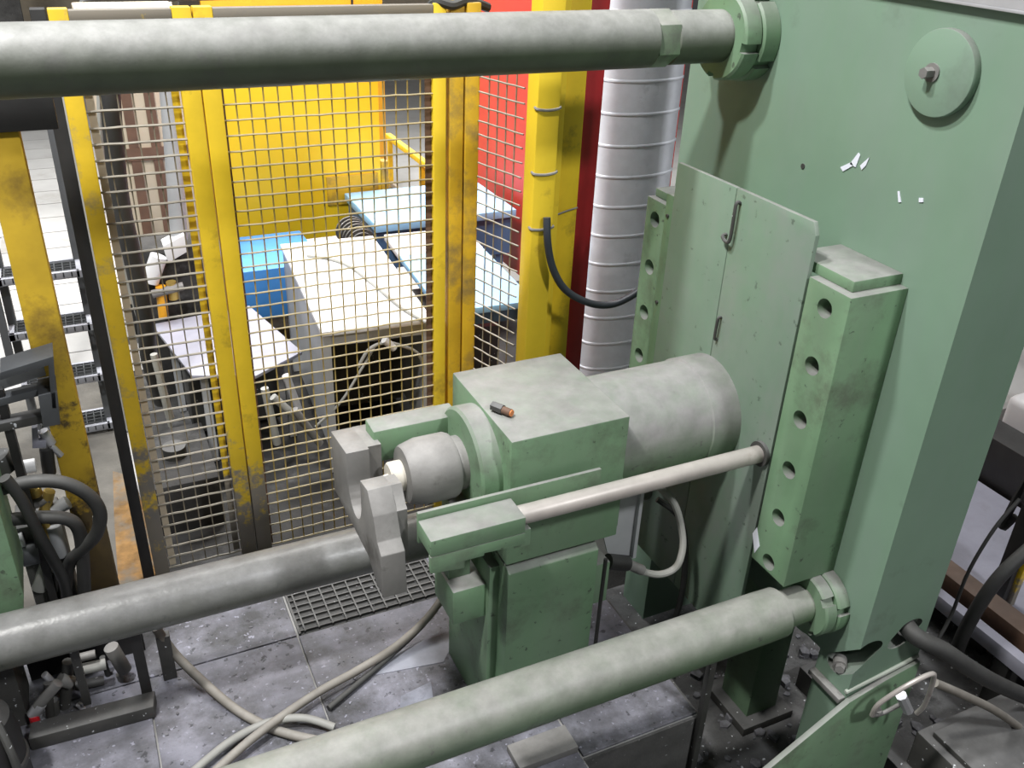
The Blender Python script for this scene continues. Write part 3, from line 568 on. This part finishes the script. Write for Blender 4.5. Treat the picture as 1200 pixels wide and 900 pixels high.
MB().cyl((0.198, 4.400, 0.906), (0.228, 4.400, 0.529), 0.018, n=10).build('pale_strut', 'hose_pale', mbx)

# ================================================================== left side
lp = thing('sooty_post', (-0.19, 3.5, 0), 'thick sooty yellow post at the far left in front of the ladder', 'post')
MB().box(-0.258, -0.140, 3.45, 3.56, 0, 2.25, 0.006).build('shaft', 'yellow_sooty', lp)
MB().box(-0.29, -0.11, 3.42, 3.60, 0, 0.02).build('foot_plate', 'black_steel', lp)
tag(MB().box(-0.042, 0.008, 3.80, 3.86, 0, 2.58, 0.003).build('black_upright', 'black_steel'), 'black upright against the left edge of the chipped fence post', 'post')
tag(MB().box(-1.6, -0.02, 3.44, 3.58, 2.25, 2.40, 0.004).build('black_crossbeam', 'black_steel'), 'black crossbeam under the left end of the top rod', 'beam')
ld = thing('step_ladder', (-0.28, 5.35, 0), 'grey steel ladder with wide grated treads behind the sooty post', 'ladder')
for x in (-0.47, -0.07):
    MB().prism('x', [(5.62, 1.75), (5.68, 1.75), (5.42, 0.0), (5.36, 0.0)], x - 0.022, x + 0.022).build('stringer', 'ladder_dark', ld)
MB().prism('x', [(5.55, 2.1), (5.60, 2.1), (5.30, 0.0), (5.26, 0.0)], -0.02, 0.02).build('handrail', 'hose_pale', ld)
for k in range(4):
    z = 0.045 + 0.325 * k; y0 = 5.30 + 0.012 * k
    tr = MB().box(-0.49, -0.07, y0, y0 + 0.025, z - 0.03, z + 0.012, 0.002).build('tread', 'ladder_steel', ld)
    m2 = MB(); m2.box(-0.49, -0.07, y0 + 0.19, y0 + 0.21, z - 0.03, z + 0.012)
    for x in (-0.49, -0.085): m2.box(x, x + 0.03, y0, y0 + 0.21, z - 0.03, z + 0.012)
    m2.build('tread_frame', 'ladder_steel', tr)
    m3 = MB()
    for j in range(9): x = -0.45 + j * 0.042; m3.box(x, x + 0.006, y0, y0 + 0.2, z - 0.02, z + 0.008)
    for j in range(4): y = y0 + 0.045 + j * 0.04; m3.box(-0.48, -0.08, y, y + 0.006, z - 0.02, z + 0.008)
    m3.build('tread_grating', 'ladder_dark', tr, kind='stuff')
MB().prism('x', [(5.52, 1.9), (5.56, 1.9), (5.36, 0.55), (5.32, 0.55)], -0.53, -0.49).build('brace', 'ladder_dark', ld)

tr = thing('steel_tray', (-0.33, 3.3, 1.2), 'dark grey steel tray bracket at the left edge in front of the sooty post', 'tray')
MB().prism('y', [(-0.358, 1.462), (-0.181, 1.494), (-0.209, 1.284), (-0.225, 1.287), (-0.204, 1.461), (-0.364, 1.432)], 3.30, 3.42, 0.002).build('rim', 'ladder_dark', tr)
MB().prism('y', [(-0.497, 1.316), (-0.219, 1.348), (-0.224, 1.320), (-0.504, 1.286)], 3.36, 3.42, 0.002).build('bar', 'ladder_dark', tr)
MB().prism('y', [(-0.514, 1.235), (-0.215, 1.248), (-0.222, 1.213), (-0.522, 1.200)], 3.34, 3.40, 0.002).build('bar', 'dark_steel', tr)
MB().prism('y', [(-0.259, 1.348), (-0.196, 1.353), (-0.209, 1.217), (-0.267, 1.215)], 3.30, 3.44, 0.002).build('end_plate', 'ladder_dark', tr)
MB().prism('y', [(-0.482, 1.390), (-0.226, 1.428), (-0.225, 1.374), (-0.496, 1.323)], 3.40, 3.41).build('back_plate', 'grey_paint', tr)
MB().box(-0.40, -0.37, 3.37, 3.42, 0, 1.36).build('support', 'black_steel', tr)

vs = thing('valve_stack', (-0.3, 3.45, 0), 'cluster of small valves and fittings below the steel tray at the left edge', 'valve')
MB().box(-0.46, -0.30, 3.42, 3.60, 0, 0.72, 0.008).build('manifold', 'dark_steel', vs)
MB().prism('y', [(-0.315, 1.156), (-0.294, 1.156), (-0.303, 1.092), (-0.277, 1.090), (-0.283, 1.060), (-0.329, 1.067)], 3.42, 3.46, 0.002).build('white_angle', 'lavender_sheet', vs)
for p, q, r, m in (((-0.283, 3.450, 1.119), (-0.265, 3.450, 1.056), 0.02, 'aluminium'), ((-0.267, 3.450, 1.049), (-0.240, 3.450, 0.995), 0.012, 'aluminium'), ((-0.286, 3.450, 1.041), (-0.296, 3.450, 0.924), 0.025, 'black_steel'),
                   ((-0.406, 3.450, 0.976), (-0.335, 3.450, 0.974), 0.028, 'white_paint'), ((-0.459, 3.450, 1.045), (-0.435, 3.450, 0.980), 0.05, 'dark_steel'), ((-0.363, 3.420, 0.892), (-0.358, 3.420, 0.858), 0.028, 'brass'),
                   ((-0.308, 3.420, 0.865), (-0.344, 3.420, 0.772), 0.022, 'brass'), ((-0.357, 3.420, 0.733), (-0.344, 3.420, 0.635), 0.018, 'brass'), ((-0.371, 3.420, 0.821), (-0.314, 3.420, 0.830), 0.022, 'dusty_steel'),
                   ((-0.313, 3.420, 0.771), (-0.253, 3.420, 0.796), 0.028, 'grey_paint'), ((-0.326, 3.420, 0.703), (-0.322, 3.420, 0.549), 0.03, 'grey_paint'), ((-0.456, 3.400, 0.607), (-0.394, 3.400, 0.605), 0.05, 'ladder_dark'),
                   ((-0.521, 3.400, 0.670), (-0.435, 3.400, 0.678), 0.03, 'grey_paint'), ((-0.432, 3.420, 0.405), (-0.378, 3.420, 0.523), 0.03, 'hose_pale'), ((-0.375, 3.420, 0.385), (-0.334, 3.420, 0.486), 0.025, 'hose_pale'),
                   ((-0.254, 3.420, 0.572), (-0.207, 3.420, 0.584), 0.025, 'dusty_steel')):
    MB().cyl(p, q, r, n=16, bev=0.002).build('fitting', m, vs)
hl = 'black hydraulic hoses at the left edge'
def hose(pts, r, label, m='rubber', group=None, name='hydraulic_hose'):
    return tag(MB().tube(pts, r, 14).build(name, m), label, 'hose', group)
hose([(-0.513, 3.300, 0.981), (-0.437, 3.280, 1.005), (-0.335, 3.260, 1.021), (-0.239, 3.250, 0.995), (-0.169, 3.250, 0.921), (-0.142, 3.260, 0.825), (-0.171, 3.280, 0.715), (-0.241, 3.320, 0.621), (-0.306, 3.380, 0.508), (-0.369, 3.400, 0.259)], 0.026, 'thick black hose arching in front of the sooty post, uppermost at the left edge', group=hl)
hose([(-0.514, 3.320, 0.842), (-0.428, 3.310, 0.840), (-0.342, 3.300, 0.830), (-0.263, 3.300, 0.799), (-0.232, 3.310, 0.733), (-0.240, 3.330, 0.592), (-0.285, 3.360, 0.263)], 0.026, 'black hose with a bend below the arching hose', group=hl)
hose([(-0.423, 3.240, 1.072), (-0.390, 3.250, 0.962), (-0.366, 3.270, 0.781), (-0.344, 3.300, 0.626), (-0.329, 3.340, 0.458), (-0.350, 3.380, 0.222)], 0.022, 'black hose running diagonally down across the two bent hoses', group=hl)
hose([(-0.165, 3.360, 0.741), (-0.181, 3.350, 0.667), (-0.223, 3.350, 0.624), (-0.275, 3.360, 0.580), (-0.320, 3.380, 0.499)], 0.012, 'thin pale hose tucked under the arching black hose', 'hose_pale', hl, 'pale_hose')

gm = thing('green_machine_corner', (-0.6, 3.15, 0), 'sloping dusty green machine corner at the left edge above the grey rod', 'machine')
MB().prism('y', [(-0.708, 1.224), (-0.443, 1.090), (-0.443, 0.653), (-0.504, 0.374), (-0.908, 0.405)], 3.08, 3.35, 0.004).build('casing', 'green_paint', gm)
MB().box(-0.78, -0.55, 3.10, 3.33, 0, 0.45).build('stand', 'dark_steel', gm)

# valve bay under the grey rod
vb = thing('valve_bay', (-0.3, 3.15, 0), 'black framed bay of pipes and fittings on the floor below the grey rod', 'hydraulic unit')
MB().prism('z', [(-0.545, 2.955), (-0.09, 2.935), (-0.075, 3.02), (-0.535, 3.04)], 0.0, 0.065, 0.004).build('front_bar', 'dark_steel', vb)
MB().box(-0.125, -0.085, 3.02, 3.06, 0, 0.55).build('post', 'black_steel', vb)
MB().box(-0.54, -0.085, 3.34, 3.36, 0, 0.30).build('back_plate', 'black_steel', vb)
MB().box(-0.345, -0.315, 3.06, 3.09, 0.05, 0.5).build('post', 'dark_steel', vb)
for p, q, r, m in (((-0.346, 3.200, 0.182), (-0.269, 3.200, 0.180), 0.018, 'dusty_steel'), ((-0.357, 3.200, 0.119), (-0.241, 3.200, 0.111), 0.024, 'hose_pale'), ((-0.372, 3.200, 0.037), (-0.262, 3.200, 0.025), 0.02, 'dark_steel'),
                   ((-0.391, 3.180, -0.065), (-0.274, 3.180, -0.040), 0.014, 'dusty_steel'), ((-0.208, 3.200, 0.194), (-0.177, 3.200, 0.050), 0.03, 'dusty_steel'), ((-0.257, 3.170, -0.053), (-0.221, 3.170, -0.038), 0.02, 'aluminium'),
                   ((-0.412, 3.080, 0.192), (-0.504, 3.080, 0.099), 0.022, 'dusty_steel'), ((-0.489, 3.080, 0.111), (-0.529, 3.080, 0.062), 0.024, 'aluminium'), ((-0.524, 3.070, 0.070), (-0.524, 3.070, 0.007), 0.018, 'red_cap'),
                   ((-0.456, 3.120, 0.218), (-0.439, 3.120, 0.173), 0.014, 'aluminium'), ((-0.452, 3.120, 0.073), (-0.461, 3.120, -0.046), 0.02, 'dark_steel'), ((-0.408, 3.120, 0.175), (-0.371, 3.120, 0.135), 0.028, 'dusty_steel')):
    MB().cyl(p, q, r, n=14, bev=0.002).build('fitting', m, vb)
for p, q, r, m in (((-0.380, 3.220, -0.050), (-0.278, 3.220, -0.043), 0.012, 'aluminium'), ((-0.376, 3.150, -0.101), (-0.294, 3.150, -0.067), 0.018, 'dusty_steel'), ((-0.252, 3.250, 0.107), (-0.234, 3.250, -0.207), 0.012, 'rubber'), ((-0.365, 3.100, 0.031), (-0.339, 3.100, -0.045), 0.012, 'aluminium'),
                   ((-0.449, 3.100, 0.188), (-0.480, 3.100, -0.041), 0.016, 'dark_steel'), ((-0.200, 3.200, 0.035), (-0.187, 3.200, -0.098), 0.015, 'dusty_steel'), ((-0.437, 3.140, -0.078), (-0.366, 3.140, 0.232), 0.022, 'dark_steel')):
    MB().cyl(p, q, r, n=12).build('small_pipe', m, vb)
bc = thing('dark_tank', (-0.66, 2.80, 0), 'dark upright tank in the lower left corner below the grey rod', 'tank')
MB().lathe((-0.66, 2.80, 0), (0, 0, 1), [(0.0, 0.13), (0.30, 0.13), (0.38, 0.115), (0.42, 0.07), (0.43, 0.03)], 32).build('shell', 'black_steel', bc)
MB().tube([(-0.56, 2.70, 0.03), (-0.555, 2.69, 0.25), (-0.58, 2.74, 0.40)], 0.014, 10).build('pipe', 'dark_steel', bc)
MB().lathe((-0.66, 2.80, 0), (0, 0, 1), [(0.15, 0.131), (0.155, 0.137), (0.175, 0.137), (0.18, 0.131)], 32).build('band', 'dark_steel', bc)

# hoses on the floor plates
fg = 'dusty hoses lying on the floor plates'
hose([(-0.027, 3.127, 0.300), (0.040, 3.123, 0.100), (0.190, 2.870, 0.022), (0.301, 2.706, 0.020), (0.398, 2.609, 0.020), (0.513, 2.523, 0.020)], 0.019, 'dusty hose slanting down from under the grey rod to the floor', 'hose_dusty', fg, 'floor_hose')
hose([(1.192, 2.995, 0.160), (1.084, 2.941, 0.100), (0.921, 2.883, 0.050), (0.727, 2.819, 0.045), (0.545, 2.764, 0.050), (0.368, 2.686, 0.060), (0.220, 2.623, 0.050), (0.041, 2.528, 0.030)], 0.018, 'long dusty hose crossing the floor towards the pedestal', 'hose_dusty', fg, 'floor_hose')
hose([(1.169, 2.990, 0.120), (1.039, 2.930, 0.060), (0.849, 2.846, 0.020), (0.689, 2.760, 0.018), (0.559, 2.691, 0.018)], 0.013, 'dark thinner hose running along under the long dusty hose', 'rubber', fg, 'floor_hose')
hose([(0.004, 2.585, 0.030), (0.144, 2.665, 0.030), (0.267, 2.702, 0.030), (0.367, 2.682, 0.050), (0.461, 2.646, 0.050), (0.553, 2.578, 0.030)], 0.016, 'pale hose looping under the crossing of the floor hoses', 'hose_pale', fg, 'floor_hose')
sh = tag(MB().prism('z', [(1.244, 2.922), (1.094, 2.757), (0.796, 2.803), (0.926, 2.900)], 0.0005, 0.003).build('bent_sheet', 'wet_sheet'), 'grey-blue wet sheet lying beside the pedestal on the floor', 'sheet')
tag(MB().prism('z', [(0.858, 2.648), (1.002, 2.673), (0.976, 2.573), (0.818, 2.553)], 0.0005, 0.003).build('sheet_scrap', 'wet_sheet'), 'small grey-blue sheet scrap against the nearest tie rod', 'sheet')
tag(MB().box(-0.035, 0.02, 3.12, 3.16, 0, 0.24, 0.003).build('stub_post', 'dark_steel'), 'short dark stub post behind the slanting hose below the grey rod', 'post')
tag(MB().box(1.15, 1.41, 2.10, 2.22, 0.0, 0.035, 0.004).build('flat_bar', 'dusty_steel'), 'flat dusty bar on the floor under the nearest tie rod', 'bar')
# loose grit and chips
mb = MB()
for k in range(300):
    x = random.uniform(-0.55, 1.9); y = random.uniform(2.1, 3.7)
    if 1.0 < x < 1.6 and y > 2.25: continue
    s_ = random.choice((0.003, 0.004, 0.005, 0.008)); a_ = random.uniform(0, 3.1)
    mb.prism('z', [(x + s_ * math.cos(a_ + q) * random.uniform(0.6, 1.3), y + s_ * math.sin(a_ + q) * random.uniform(0.6, 1.3)) for q in (0, 1.6, 3.1, 4.7)], 0.0005, s_ * 0.6)
g = mb.build('metal_chips', 'debris', ang=20); g['kind'] = 'stuff'; g['label'] = 'small metal chips and grit scattered over the floor plates'; g['category'] = 'grit'

# ================================================================== right side, behind and below the frame
rb = thing('floor_rail', (3.62, 2.0, -0.55), 'rusty beam with a pale steel edge at the right behind the frame', 'rail')
MB().box(3.68, 3.80, 0.2, 3.35, -0.12, 0.0, 0.004).build('beam', 'rust_beam', rb)
MB().box(3.56, 3.62, 0.2, 3.35, -0.12, -0.04, 0.004).build('edge_strip', 'lavender_sheet', rb)
for y in (0.4, 1.8, 3.2): MB().box(3.58, 3.78, y, y + 0.08, -0.55, -0.12).build('support', 'black_steel', rb)
ps = thing('pale_platform', (4.5, 2.6, -0.55), 'pale blue-white platform at the right edge behind the rusty beam', 'platform')
MB().box(3.86, 4.85, 0.6, 3.36, -0.24, -0.20, 0.004).build('deck', 'lavender_sheet', ps)
for y in (0.8, 3.1): MB().box(4.0, 4.7, y, y + 0.1, -0.55, -0.24).build('support', 'black_steel', ps)
bk = thing('black_rail', (5.0, 2.4, -0.55), 'black beam beyond the pale platform at the right edge', 'rail')
MB().box(4.88, 5.12, 0.2, 3.36, -0.30, 0.10, 0.006).build('beam', 'black_steel', bk)
for y in (0.5, 3.0): MB().box(4.9, 5.1, y, y + 0.1, -0.55, -0.30).build('support', 'black_steel', bk)
wp = thing('white_drum', (5.6, 2.9, -0.55), 'white rounded block with black fittings at the right edge', 'block')
MB().box(5.25, 5.9, 2.2, 3.3, -0.55, 0.22, 0.06, 4).build('body', 'white_paint', wp)
MB().tube([(5.200, 3.232, -0.019), (5.180, 3.104, -0.038), (5.180, 2.986, -0.065)], 0.03, 10).build('black_arm', 'black_steel', wp)
MB().tube([(5.200, 3.250, -0.198), (5.150, 3.094, -0.143), (5.150, 2.959, -0.073)], 0.06, 10).build('black_fitting', 'black_steel', wp)
tag(MB().box(5.95, 6.4, 0.5, 3.3, -0.55, 1.6, 0.01).build('dark_cabinet', 'black_steel'), 'tall black cabinet behind the frame at the right edge', 'cabinet')
yp = thing('yellow_stand', (4.05, 2.2, -0.55), 'yellow and black stand with cables at the right edge', 'stand')
MB().box(3.98, 4.02, 2.16, 2.24, -0.55, 0.52, 0.003).build('post', 'black_steel', yp)
MB().box(4.03, 4.065, 2.14, 2.18, -0.55, 0.48, 0.003).build('post', 'yellow_paint', yp)
MB().tube([(4.000, 2.269, 0.541), (4.000, 2.292, 0.370), (4.000, 2.303, 0.211), (4.020, 2.272, 0.297)], 0.02, 8).build('cable', 'rubber', yp)
MB().box(3.95, 4.15, 2.0, 2.25, 0.42, 0.62, 0.02).build('black_head', 'black_steel', yp)
rg = 'hoses behind the frame foot'
hose([(2.75, 1.90, 0.50), (2.68, 1.74, 0.485), (2.790, 1.660, 0.419), (2.968, 1.620, 0.276), (3.154, 1.600, 0.135), (3.512, 1.600, -0.124)], 0.036, 'thick black hose leaving the frame foot towards the right', 'rubber', rg, 'thick_hose')
hose([(3.482, 2.000, -0.241), (3.440, 1.980, -0.038), (3.452, 1.960, 0.189), (3.516, 1.950, 0.344), (3.664, 1.950, 0.456)], 0.032, 'thick black hose rising to the right edge beside the pale platform', 'rubber', rg, 'thick_hose')
hose([(2.744, 1.620, 0.298), (2.941, 1.600, 0.161), (3.202, 1.580, -0.036), (3.573, 1.560, -0.368)], 0.018, 'thin grey hose below the thick hose at the right', 'hose_dusty', rg, 'thin_hose')
hose([(3.346, 1.900, 0.842), (3.246, 1.900, 0.715), (3.175, 1.900, 0.506), (3.163, 1.900, 0.267), (3.095, 1.880, 0.147)], 0.008, 'thin black cable dropping along the right edge of the frame', 'rubber', rg, 'thin_cable')
lpb = thing('loop_bracket', (2.55, 1.66, 0.1), 'bent steel loop bracket on the side of the frame foot', 'bracket')
MB().tube([(2.485, 1.660, 0.188), (2.475, 1.640, 0.276), (2.533, 1.600, 0.384), (2.630, 1.580, 0.431), (2.663, 1.580, 0.390), (2.699, 1.600, 0.218), (2.699, 1.620, 0.144)], 0.010, 10, smooth=4).build('loop', 'bar_steel', lpb)
MB().tube([(2.485, 1.660, 0.188), (2.545, 1.660, 0.171), (2.585, 1.640, 0.213), (2.606, 1.620, 0.253)], 0.009, 10, smooth=4).build('arm', 'dusty_steel', lpb)
MB().cyl((2.562, 1.620, 0.305), (2.636, 1.620, 0.191), 0.022, n=8).build('clamp', 'aluminium', lpb)
MB().cyl((2.646, 1.745, 0.057), (2.486, 1.640, 0.237), 0.012, n=12).build('mounting_pin', 'dusty_steel', lpb)
jb = thing('junction_box', (3.2, 1.4, -0.55), 'grey dusty box in the lower right corner behind the frame foot', 'box')
MB().box(2.96, 3.55, 1.15, 1.75, -0.55, -0.22, 0.01).build('body', 'dark_steel', jb)
MB().box(3.0, 3.5, 1.2, 1.7, -0.22, -0.19, 0.006).build('lid', 'dark_steel', jb)
tag(MB().box(2.9, 3.05, 0.9, 2.4, -0.55, -0.42, 0.005).build('pit_beam', 'dark_steel'), 'dark beam lying in the pit right of the frame foot', 'beam')
mb = MB()
for k in range(420):
    x = random.uniform(2.04, 3.5); y = random.uniform(0.9, 3.0); s_ = random.choice((0.008, 0.012, 0.02, 0.03, 0.04)); a_ = random.uniform(0, 3.1)
    mb.prism('z', [(x + s_ * math.cos(a_ + q) * random.uniform(0.5, 1.2), y + s_ * math.sin(a_ + q) * random.uniform(0.5, 1.2)) for q in (0, 1.3, 2.5, 3.8, 5)], -0.55, -0.55 + s_ * random.uniform(0.3, 1.0))
g = mb.build('pit_rubble', 'debris', ang=20); g['kind'] = 'stuff'; g['label'] = 'grey rubble and scrap scattered over the pit bottom'; g['category'] = 'rubble'
bpy.context.view_layer.update()
